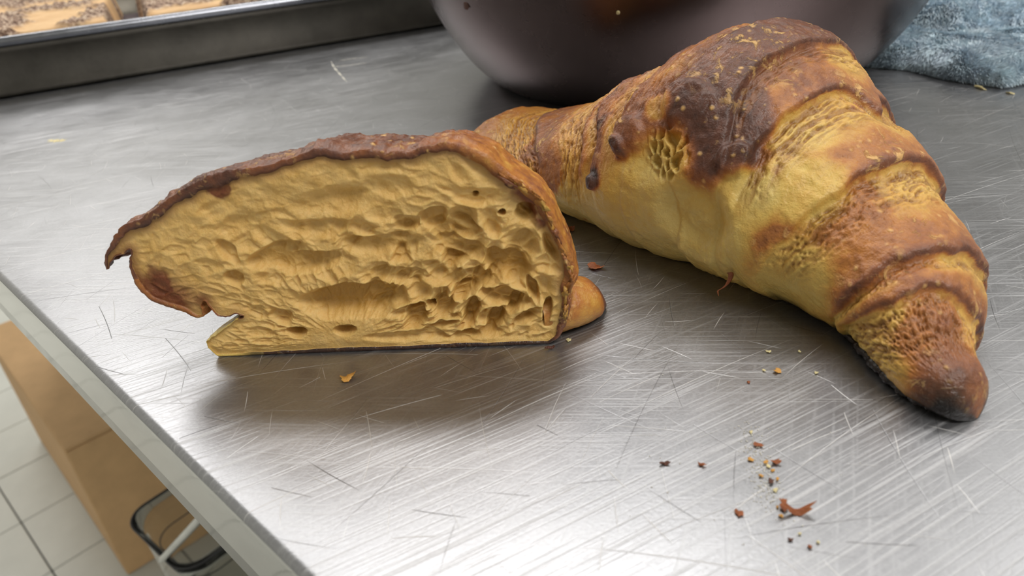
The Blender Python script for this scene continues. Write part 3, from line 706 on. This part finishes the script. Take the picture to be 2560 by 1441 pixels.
# ragged shards of crust standing off the right side of the cut
for k in range(26):
    j = int(np.interp(k+RNG.uniform(-.3, .3), [0, 25], [np.argmin(np.hypot(*(O-np.array(cut(1262, 432))).T)), np.argmin(np.hypot(*(O-np.array(cut(1425, 790))).T))]))
    c = O[j]-nrm[j]*RNG.uniform(.0, .0016); tgt = np.array([-nrm[j][1], nrm[j][0]]); L_, w_ = RNG.uniform(.0009, .0022), RNG.uniform(.0004, .0008); tilt = RNG.uniform(-.5, .9)
    V = []; m_ = 14
    for lay in (0, 1):
        for q in range(m_):
            a = 2*math.pi*q/m_; r_ = 1+.3*math.sin(3*a+k)+.22*math.sin(5*a+k*2.3); x, y = math.cos(a)*L_*r_, math.sin(a)*w_*r_
            p2 = c+tgt*x+nrm[j]*y*math.cos(tilt); V.append(to3(p2, -(.0003+abs(y)*math.sin(tilt)*.8+.00018*lay+.12*abs(x)*RNG.uniform(.2, .5))))
    F = [tuple(range(m_))[::-1], tuple(range(m_, 2*m_))]+[(q, (q+1) % m_, m_+(q+1) % m_, m_+q) for q in range(m_)]
    bv = RNG.uniform(.32, .75)
    child('crust_flake', V, F, M_BREAD, hroot, smooth=True, attrs={'bake': np.full(2*m_, bv), 'fib': np.zeros(2*m_), 'char': np.zeros(2*m_)})

# ================================================================ BOWL
bx_, by_, r0b, Rb, Hb, pb = .0931, .3885, .0877, .1367, .1201, 1.387
t_ = np.linspace(0, math.pi/2, 60)
pr = [(0.0, .0012), (.05, .0010), (r0b-.004, .0004)]+[(r0b+(Rb-r0b)*math.sin(q)**pb, Hb*(1-math.cos(q))) for q in t_]
pr += [(Rb+.006, Hb+.0005), (Rb+.008, Hb+.002), (Rb+.007, Hb+.0038), (Rb+.004, Hb+.004), (Rb-.001, Hb+.002)]
pr_out = pr[:-5]; pr_rim = pr[-6:]
inner = [(r-.0012, z+.0012) for r, z in pr_out[::-1]]; inner[-1] = (0, .0026)
def lathe(name, prof, mat, root, n=160):
    V = [(root.location[0]+r*math.cos(a), root.location[1]+r*math.sin(a), root.location[2]+z) for r, z in prof for a in np.linspace(0, 2*math.pi, n, endpoint=False)]
    return child(name, V, grid_faces(len(prof), n, True, True), mat, root)
br_ = empty('mixing_bowl', (bx_, by_, 0), 'large dark reflective steel mixing bowl behind the whole croissant', 'bowl')
lathe('bowl_wall', pr_out+inner, M_BOWL, br_); lathe('rolled_rim', pr_rim, M_EDGE, br_)
# small dried spot on the bowl's left shoulder
for px, py, rs, mt in ((1165, 10, .0022, 'dark'), (1545, 30, .0009, 'pale')):
    v = ray(px, py); v /= np.linalg.norm(v); best = None
    for dist in np.linspace(.2, .5, 1200):
        q = CO+v*dist; rq = math.hypot(q[0]-bx_, q[1]-by_); zt = np.interp(q[2], [p[1] for p in pr_out[3:]], [p[0] for p in pr_out[3:]])
        if rq < zt: best = q; break
    if best is not None:
        ln = math.hypot(best[0]-bx_, best[1]-by_); lump('dried_spot', best, rs*.8, .0004, rs, M_FLAKE[mt], br_, math.atan2(best[1]-by_, best[0]-bx_)+math.pi/2, .4, k=int(px))

# ================================================================ SHEET PAN WITH PASTRY
TL, TR = G(0, 250), G(1110, 65); d1 = (TR-TL)/np.linalg.norm(TR-TL); d2 = np.array([-d1[1], d1[0], 0])
nT = np.array([d2[0], d2[1], 0])
zt = [onplane(x, y, TL-d2*.004, d2)[2] for x, y in ((0, 88), (600, 12))]; TH_T = float(np.mean(zt)); print('tray h', zt)
TA0, TA1, TB1 = -.05, .42, .31
tr = empty('sheet_pan', tuple(TL), 'worn grey aluminium sheet pan with a rolled rim, at the back left', 'tray')
def rrect(a0, a1, b0, b1, r, n=8):
    pts = []
    for cx, cy, st in ((a1-r, b1-r, 0), (a0+r, b1-r, 1), (a0+r, b0+r, 2), (a1-r, b0+r, 3)):
        for q in np.linspace(0, math.pi/2, n): pts.append((cx+r*math.cos(q+st*math.pi/2), cy+r*math.sin(q+st*math.pi/2)))
    return pts
def tl3(a, b, z): return TL+d1*a+d2*b+np.array([0, 0, z])
def loops(specs):
    V = []
    for off, z, r in specs: V += [tl3(a, b, z) for a, b in rrect(TA0-off, TA1+off, -off, TB1+off, r)]
    return np.array(V), grid_faces(len(specs), 32, True)
Ht = TH_T
V, F = loops([(-.12, .0012, .01), (-.004, .0008, .012), (0.0, .0012, .014), (.0008, .004, .014), (.0022, Ht*.74, .016), (.0038, Ht*.755, .017), (.0040, Ht*.93, .017), (.0025, Ht*.94, .017), (.0012, Ht*.74, .015), (-.0008, .005, .013), (-.004, .0028, .012), (-.12, .0028, .01)])
child('pan_body', V, F, M_TRAY, tr)
sp = []
for a in np.linspace(0, 2*math.pi, 13): sp.append((.0048+.0030*math.cos(a), Ht-.0030+.0030*math.sin(a), .018))
V, F = loops(sp); child('rolled_rim', V, F, M_RIM, tr)['label'] = 'dark grey rolled rim'
V, F = loops([(-.13, .0030, .01), (-.008, .0032, .012)]); 
child('liner', [tl3(a, b, .0034) for a, b in rrect(TA0+.006, TA1-.006, .006, TB1-.006, .01)], [tuple(range(32))], M_PAPER, tr)
# pastries on the tray
def slab_pastry(name, a0, a1, b0, b1, z1, label, k):
    n1_, n2_ = 150, 110; a = np.linspace(a0, a1, n1_); b = np.linspace(b0, b1, n2_); AA, BB = np.meshgrid(a, b, indexing='ij')
    ea = np.minimum(np.minimum(AA-a0, a1-AA), np.minimum(BB-b0, b1-BB))
    z = .0036+(z1-.0036)*ss(-.0005, .006, ea)**.7
    cr = ss(-.05, .12, fbm(AA*26+k, BB*26, oc=3, k=120+k)-.05+.34*ss(.012, .06, BB-b0)-.10)
    z = z+cr*(.0022+.0030*fbm(AA*330, BB*330, oc=4, k=130+k))*ss(0, .004, ea)+.0006*fbm(AA*120, BB*120, oc=3, k=140)
    ja = .0016*fbm(AA*120, BB*120, oc=3, k=141+k)
    P = TL+d1*(AA+ja)[..., None]+d2*(BB+ja)[..., None]+np.array([0, 0, 1.0])*z[..., None]
    rt = empty(name, tuple(tl3(a0, b0, .0034)), label, 'pastry', 'pastry slabs on the sheet pan')
    child('top', P.reshape(-1, 3), grid_faces(n1_, n2_), M_PASTRY, rt, attrs={'crumble': cr})
    return rt
sA = onplane(285, 40, tl3(0, 0, Ht), np.array([0, 0, 1.0])); aA = float((sA-TL)@d1)
sB = onplane(345, 36, tl3(0, 0, Ht), np.array([0, 0, 1.0])); aB = float((sB-TL)@d1)
slab_pastry('pastry_slab', TA0+.01, aA, .005, .290, Ht-.0005, 'tan pastry slab with cocoa crumble in the sheet pan, left of the dark gap', 1)
slab_pastry('pastry_slab', aB, .405, .005, .290, Ht-.0005, 'tan pastry slab in the sheet pan, right of the dark gap', 2)

# ================================================================ TOWEL
tw = empty('microfibre_towel', tuple(G(2400, 190)), 'fluffy pale blue microfibre towel bunched up right of the bowl', 'towel')
fe = [(2150, 160), (2180, 168), (2230, 172), (2280, 176), (2330, 186), (2380, 200), (2430, 210), (2500, 220), (2545, 212), (2600, 204), (2700, 205), (2900, 215)]
fg = np.array([G(a, b) for a, b in fe]); NTU, NTV = 300, 200
xt = np.linspace(0, len(fg)-1, NTU); fl_ = np.stack([smooth1(np.interp(xt, np.arange(len(fg)), fg[:, i]), 4) for i in range(3)], 1)
bdir = np.array([.25, 1.0, 0]); bdir /= np.linalg.norm(bdir)
pq = [(.020, .0006), (.008, .0008), (.001, .0015), (.0, .004), (.001, .0062), (.006, .0082), (.016, .0096), (.030, .0110), (.042, .0118), (.050, .0105), (.055, .0062), (.060, .0055), (.068, .012), (.080, .022), (.100, .032), (.130, .040), (.17, .036), (.22, .002)]
pqa = np.array(pq); xv = np.linspace(0, len(pq)-1, NTV); pp = np.stack([smooth1(np.interp(xv, np.arange(len(pq)), pqa[:, i]), 6) for i in (0, 1)], 1)
UU, QQ = np.meshgrid(np.linspace(0, 1, NTU), xv/(len(pq)-1), indexing='ij')
base_ = fl_[:, None, :]+bdir*pp[None, :, 0:1]; zz_ = np.tile(pp[:, 1], (NTU, 1))
px_, py_ = base_[..., 0], base_[..., 1]
topm = ss(.12, .35, QQ)
zz_ = zz_*(1+.28*fbm(px_*22, py_*22, oc=2, k=150)*topm)+topm*.0028*fbm(px_*60, py_*60, oc=3, k=151)+.0010*fbm(px_*260, py_*260, oc=3, k=152)*ss(.05, .2, QQ)
side = ss(0, .02, UU); zz_ = np.maximum(zz_*(.25+.75*side), .0006)
PT = base_+np.array([0, 0, 1.0])*zz_[..., None]
# keep clear of the bowl
dxb, dyb = PT[..., 0]-bx_, PT[..., 1]-by_; rq = np.hypot(dxb, dyb); rl = np.interp(PT[..., 2], [p[1] for p in pr_out[3:]], [p[0] for p in pr_out[3:]])+.004
push = np.clip(rl/np.maximum(rq, 1e-6), 1, None); PT[..., 0] = bx_+dxb*push; PT[..., 1] = by_+dyb*push
child('cloth', PT.reshape(-1, 3), grid_faces(NTU, NTV), M_TOWEL, tw)
# pile: short curled fibres as one mesh
du = np.gradient(PT, axis=0); dv = np.gradient(PT, axis=1); nT_ = np.cross(du, dv); nT_ /= np.maximum(np.linalg.norm(nT_, axis=-1, keepdims=True), 1e-9)
if nT_[..., 2].mean() < 0: nT_ = -nT_
NFb = 80000
iu = RNG.uniform(0, NTU-1.01, NFb); iv = (RNG.uniform(.09, .99, NFb)**1.0)*(NTV-1.01); a_, b_ = iu.astype(int), iv.astype(int); fa, fb_ = (iu-a_)[:, None], (iv-b_)[:, None]
bp = PT[a_, b_]*(1-fa)*(1-fb_)+PT[a_+1, b_]*fa*(1-fb_)+PT[a_, b_+1]*(1-fa)*fb_+PT[a_+1, b_+1]*fa*fb_; bn = nT_[a_, b_]
lay = np.stack([fbm(bp[:, 0]*70, bp[:, 1]*70, oc=2, k=160), fbm(bp[:, 0]*70+9, bp[:, 1]*70, oc=2, k=161)-.35, fbm(bp[:, 0]*70, bp[:, 1]*70+5, oc=2, k=162)*.4-.15], 1)*2.2
lay = lay-bn*np.minimum((lay*bn).sum(1, keepdims=True), 0); dr = bn*.8+lay+RNG.normal(size=(NFb, 3))*.28; dr /= np.linalg.norm(dr, axis=1, keepdims=True)
ln_ = RNG.uniform(.0022, .0042, NFb)[:, None]; sd = np.cross(dr, RNG.normal(size=(NFb, 3))); sd /= np.linalg.norm(sd, axis=1, keepdims=True); wdt = RNG.uniform(.00016, .00034, NFb)[:, None]
mid = bp+dr*ln_*.55; tipp = bp+dr*ln_+lay*.0006-np.array([0, 0, .0005])
VV = np.stack([bp-sd*wdt, bp+sd*wdt, mid+sd*wdt*.9, mid-sd*wdt*.9, tipp], 1)
VV[..., 2] = np.maximum(VV[..., 2], .0003)
b0 = np.arange(NFb)[:, None]*5
FF = np.concatenate([b0+np.array([[0, 1, 2]]), b0+np.array([[0, 2, 3]]), b0+np.array([[3, 2, 4]])])
pl_ = child('pile', VV.reshape(-1, 3), FF, M_PILE, tw); pl_['kind'] = 'stuff'

# ================================================================ CARDBOARD BOX ON THE FLOOR
Bb = G(321, 1441, FLOOR_Z)
zs = np.linspace(.05, .6, 1200); q_, _ = proj(np.stack([np.full(1200, Bb[0]), np.full(1200, Bb[1]), FLOOR_Z+zs], 1))
hB = float(zs[np.argmin(np.hypot(q_[:, 0]-158, q_[:, 1]-1128))]); zT = FLOOR_Z+hB
c0 = G(158, 1128, zT); e1v = G(0, 895, zT)-c0; e1v /= np.linalg.norm(e1v); e2v = G(266, 1080, zT)-c0; e2v /= np.linalg.norm(e2v)
print('box h', hB, 'angle', math.degrees(math.acos(e1v@e2v)))
e2p = np.array([e1v[1], -e1v[0], 0]); e2p = e2p if e2p@e2v > 0 else -e2p
bxr = empty('cardboard_box', (Bb[0], Bb[1], FLOOR_Z), 'closed brown cardboard box on the tiled floor below the table edge', 'box')
BL1, BL2 = .50, .34
V, F = frame_box(Bb, e1v, e2p, 0, BL1, 0, BL2, FLOOR_Z+.0005, zT-.006)
bevel(child('carton', V, F, M_CARD, bxr, smooth=False), .003, 2)
for b0_, b1_ in ((.001, BL2/2-.0015), (BL2/2+.0015, BL2-.001)):
    V, F = frame_box(Bb, e1v, e2p, .001, BL1-.001, b0_, b1_, zT-.005, zT)
    bevel(child('top_flap', V, F, M_CARD, bxr, smooth=False), .0015, 2)
V, F = frame_box(Bb, e1v, e2p, -.0006, .07, BL2/2-.03, BL2/2+.03, zT+.0001, zT+.0005); child('tape', V, F, M_CARD2, bxr, smooth=False)

# ================================================================ CLEAR CONTAINER under the table edge
zR = -.40
def GR(px, py): return G(px, py, zR)
q0 = GR(306, 1297); q1 = GR(432, 1420); u1 = (q1-q0)/np.linalg.norm(q1-q0); l1 = np.linalg.norm(q1-q0)*1.18
u2 = np.array([-u1[1], u1[0], 0]); u2 = u2 if u2@(GR(400, 1240)-q0) > 0 else -u2
cr_ = empty('clear_container', tuple(q0+u1*l1/2+u2*.1)[:2]+(FLOOR_Z,), 'clear plastic tub with rounded corners and dark rim lines under the table edge', 'container')
def rl_(off, z, r=.022):
    return [q0+u1*(a-0)+u2*b+np.array([0, 0, z-zR]) for a, b in rrect(off, l1-off, off, .26-off, r)]
V = rl_(.02, FLOOR_Z+.001)+rl_(.004, zR-.02)+rl_(0, zR-.004)+rl_(0, zR)+rl_(.004, zR)+rl_(.006, zR-.02)+rl_(.022, FLOOR_Z+.004)
V = np.array(V); n32 = 32
child('tub', V, grid_faces(7, 32, True), M_CLEAR, cr_)
def tube(path, r, closed=True, n=8):
    P = np.array(path); m = len(P); T = np.roll(P, -1, 0)-np.roll(P, 1, 0) if closed else np.gradient(P, axis=0)
    T /= np.linalg.norm(T, axis=1, keepdims=True); V = []
    for p_, t in zip(P, T):
        a = np.cross(t, [0, 0, 1.0]); a /= np.linalg.norm(a); b = np.cross(a, t)
        V += [p_+a*math.cos(q)*r+b*math.sin(q)*r for q in np.linspace(0, 2*math.pi, n, endpoint=False)]
    F = grid_faces(m, n, True)
    if closed: F = np.concatenate([F, np.array([[(m-1)*n+j, (m-1)*n+(j+1) % n, (j+1) % n, j] for j in range(n)])])
    return V, F
V, F = tube(rl_(0, zR), .0009); child('rim', V, F, M_DARK, cr_)['label'] = 'dark rounded rim line'
V, F = tube(rl_(.012, zR-.03), .0006); child('inner_rim', V, F, M_DARK, cr_)
# slim steel bar standing in it
p0, p1 = G(520, 1276, -.30), G(407, 1398, -.40)
V, F = tube([p0*(1-u)+p1*u for u in np.linspace(0, 1, 12)], .0034, closed=False, n=16)
bar = mesh_obj('steel_bar', V, F, M_EDGE); tag(bar, 'short slim steel bar leaning in the clear tub under the table', 'bar')

# ================================================================ CRUMBS AND FLAKES
def pxm(px, py):  # metres per pixel across, at a table point
    return float(np.linalg.norm(G(px+5, py)-G(px-5, py)))/10, float(np.linalg.norm(G(px, py+5)-G(px, py-5)))/10
def flake(px, py, w_px, h_px, ang, colr, label, k, curl=.25, group=None, thick=None):
    sx, sy = pxm(px, py); c = G(px, py); n1_, n2_ = 14, 8
    lx, ly = w_px*sx/2, max(h_px*sy/2*.8, w_px*sx*.12)
    th = (thick or .0004); nr_, na_ = 5, 20
    V = []
    for layer in (1, -1):
        for i in range(nr_):
            for j in range(na_):
                a = 2*math.pi*j/na_; rj = (1+.20*math.sin(2*a+k*1.9)+.15*math.sin(3*a+k)+.13*math.sin(5*a+k*2.1)+.10*math.sin(8*a+k*3.7)) if i else 1
                rj *= i/(nr_-1); x = math.cos(a)*rj*lx; y = math.sin(a)*rj*ly
                z = curl*(x*x/lx)*.5+.12*lx*math.sin(x/lx*4+k)+.1*lx*math.cos(y/ly*3+k*1.3)
                edge = (1-(i/(nr_-1))**3)
                V.append([x, y, z+layer*th*.5*edge])
    V = np.array(V); V[:, 2] -= V[:, 2].min(); V[:, 2] += .00005
    c_, s_ = math.cos(ang), math.sin(ang); xr = V[:, 0]*c_-V[:, 1]*s_; yr = V[:, 0]*s_+V[:, 1]*c_; V[:, 0], V[:, 1] = xr, yr
    Fa = [tuple(f) for f in grid_faces(nr_, na_, True)]; n_ = nr_*na_
    Fb = [tuple(q+n_ for q in f[::-1]) for f in Fa]
    me = mesh_obj('pastry_flake' if w_px > 14 else 'crumb_bit', V, Fa+Fb, M_FLAKE[colr]); me.location = (c[0], c[1], 0)
    return tag(me, label, 'crumb', group)
FL = [
 (870, 948, 32, 24, .3, 'gold', 'golden crumb on the dark shadow just below the cut croissant', .8),
 (1488, 671, 42, 18, -.1, 'brown', 'curled brown flake on the steel between the two croissants', .5),
 (1425, 577, 26, 14, .2, 'brown', 'small brown flake against the far base of the whole croissant', .4),
 (1662, 1162, 24, 12, .1, 'dark', 'leftmost dark flake of the scatter on the foreground steel', .4),
 (1754, 1165, 24, 8, -.6, 'brown', 'thin brown sliver right of the leftmost dark flake', .3),
 (1894, 1116, 22, 14, -.5, 'brown', 'brown flake at the top of the crumb trail', .5),
 (1876, 1152, 18, 9, -.4, 'gold', 'tiny gold crumb at the left side of the crumb trail', .5),
 (1914, 1159, 14, 10, .2, 'gold', 'gold crumb left of the double brown crumb in the trail', .6),
 (1939, 1160, 24, 14, .2, 'brown', 'plump brown and gold crumb in the middle of the trail', .9),
 (1920, 1169, 12, 9, 1., 'pale', 'yellow crumb below the gold crumb in the trail', .5),
 (1931, 1179, 10, 8, .3, 'gold', 'small gold speck below the plump brown crumb', .5),
 (1902, 1193, 14, 7, -.3, 'gold', 'flat gold speck left of the lower crumb trail', .4),
 (1927, 1208, 15, 14, .8, 'dark', 'round dark crumb in the lower crumb trail', .6),
 (1943, 1201, 12, 6, 1.2, 'gold', 'pale gold sliver right of the round dark crumb', .3),
 (1938, 1228, 15, 10, .2, 'pale', 'yellowish crumb above the long curled flake', .5),
 (1847, 1286, 17, 26, .2, 'brown', 'upright reddish brown flake left of the long curled flake', .4),
 (1959, 1268, 22, 34, -.3, 'brown', 'short upright brown flake at the left end of the long one', .9),
 (1992, 1284, 74, 24, -.18, 'brown', 'longest curled brown flake on the foreground steel', 1.2),
 (1952, 1293, 12, 9, .3, 'gold', 'gold speck just under the left end of the longest flake', .5),
 (1943, 1271, 8, 7, .3, 'gold', 'tiny gold speck left of the longest flake', .4),
 (1975, 1353, 12, 10, .1, 'dark', 'dark round crumb below the longest flake', .6),
 (2024, 1371, 12, 10, .9, 'brown', 'lowest brown crumb in the foreground', .6),
 (1999, 1338, 8, 7, .2, 'pale', 'faint pale crumb between the two lowest brown crumbs and the long flake', .4),
 (2045, 1359, 9, 7, .5, 'pale', 'faint pale crumb right of the lowest brown crumb', .4),
 (1877, 1083, 9, 8, .5, 'pale', 'olive pale speck at the very top of the crumb trail', .4),
 (1920, 882, 11, 8, .3, 'pale', 'pale crumb below the belly of the whole croissant', .4),
 (1998, 882, 7, 6, .3, 'pale', 'pinhead pale crumb nearest the whole croissant\'s burnt rim', .4),
 (1943, 931, 18, 14, .7, 'gold', 'orange gold crumb in front of the whole croissant', .6),
 (1871, 958, 9, 6, .0, 'brown', 'tiny red brown crumb in front of the whole croissant', .4),
 (2040, 935, 9, 8, .2, 'pale', 'pale crumb right of the orange gold crumb', .4),
 (1909, 929, 8, 6, .2, 'pale', 'pale speck left of the orange gold crumb', .4),
 (2449, 222, 12, 12, .2, 'pale', 'larger round pale crumb in front of the blue towel', 1.2),
 (2525, 235, 9, 9, .2, 'pale', 'smaller round pale crumb in front of the blue towel', 1.0),
 (1422, 853, 14, 9, .4, 'pale', 'pale flake under the right corner of the cut croissant', .6),
 (1375, 873, 22, 8, .1, 'dark', 'dark brown shred under the base of the cut croissant', .5)]
for i, (px, py, a, b, an, cl, lb, cu) in enumerate(FL): flake(px, py, a, b, an, cl, lb, i*1.37+.5, cu, 'crumbs scattered on the steel table')
# dried smears and flour
def smear(name, pts, wd, mat, label, cat, k):
    V, F = [], []
    P = np.array([G(a, b) for a, b in pts]); m = 24; xx = np.linspace(0, len(P)-1, m); P = np.stack([np.interp(xx, np.arange(len(P)), P[:, i]) for i in range(3)], 1)
    T = np.gradient(P, axis=0); T /= np.linalg.norm(T, axis=1, keepdims=True)
    for i, (p_, t) in enumerate(zip(P, T)):
        s_ = np.array([-t[1], t[0], 0]); e = wd*(.55+.45*math.sin(i*1.3+k)+.25*math.sin(i*2.9))*math.sin(math.pi*(i+.6)/(m+.2))**.4
        e = max(e, wd*.08)
        V += [p_-s_*e+np.array([0, 0, .00003]), p_-s_*e*.5+np.array([0, 0, .00012]), p_+s_*e*.5+np.array([0, 0, .00012]), p_+s_*e+np.array([0, 0, .00003])]
    o = mesh_obj(name, V, grid_faces(m, 4), mat); return tag(o, label, cat)
smear('butter_smear', [(124, 350), (136, 353), (150, 352), (163, 352)], .0030, M_FLAKE['pale'], 'dried yellowish smear on the steel at the far left', 'smear', 1)
smear('flour_smear', [(828, 155), (836, 170), (852, 188), (868, 206)], .0007, M_FLAKE['white'], 'diagonal white smear on the steel below the sheet pan', 'smear', 2)
smear('flour_smear', [(848, 152), (880, 147), (918, 144)], .0005, M_FLAKE['white'], 'upper short dotted white line beside the diagonal smear', 'smear', 3)
smear('flour_smear', [(832, 168), (875, 163), (915, 158)], .0005, M_FLAKE['white'], 'lower short white line crossing the diagonal smear', 'smear', 4)
VV, FF = [], []
for i in range(420):
    u = RNG.uniform(0, 1); px = 1870+u*60+RNG.normal()*16; py = 1070+u*190+RNG.normal()*18
    if RNG.uniform() < .12: px, py = RNG.uniform(1500, 2200), RNG.uniform(900, 1380)
    c = G(px, py); r = RNG.uniform(.00005, .00019); b = len(VV)
    for dx, dy, dz in ((r, 0, .3*r), (0, r*.7, .3*r), (-r*1.2, 0, .3*r), (0, -r*.8, .3*r), (0, 0, r), (0, 0, 0)): VV.append((c[0]+dx, c[1]+dy, .00003+dz))
    FF += [(b+0, b+1, b+4), (b+1, b+2, b+4), (b+2, b+3, b+4), (b+3, b+0, b+4), (b+1, b+0, b+5), (b+2, b+1, b+5), (b+3, b+2, b+5), (b+0, b+3, b+5)]
fd = mesh_obj('flour_dust', VV, FF, M_FLAKE['white']); tag(fd, 'white flour specks strewn along the crumb trail on the steel', 'flour'); fd['kind'] = 'stuff'
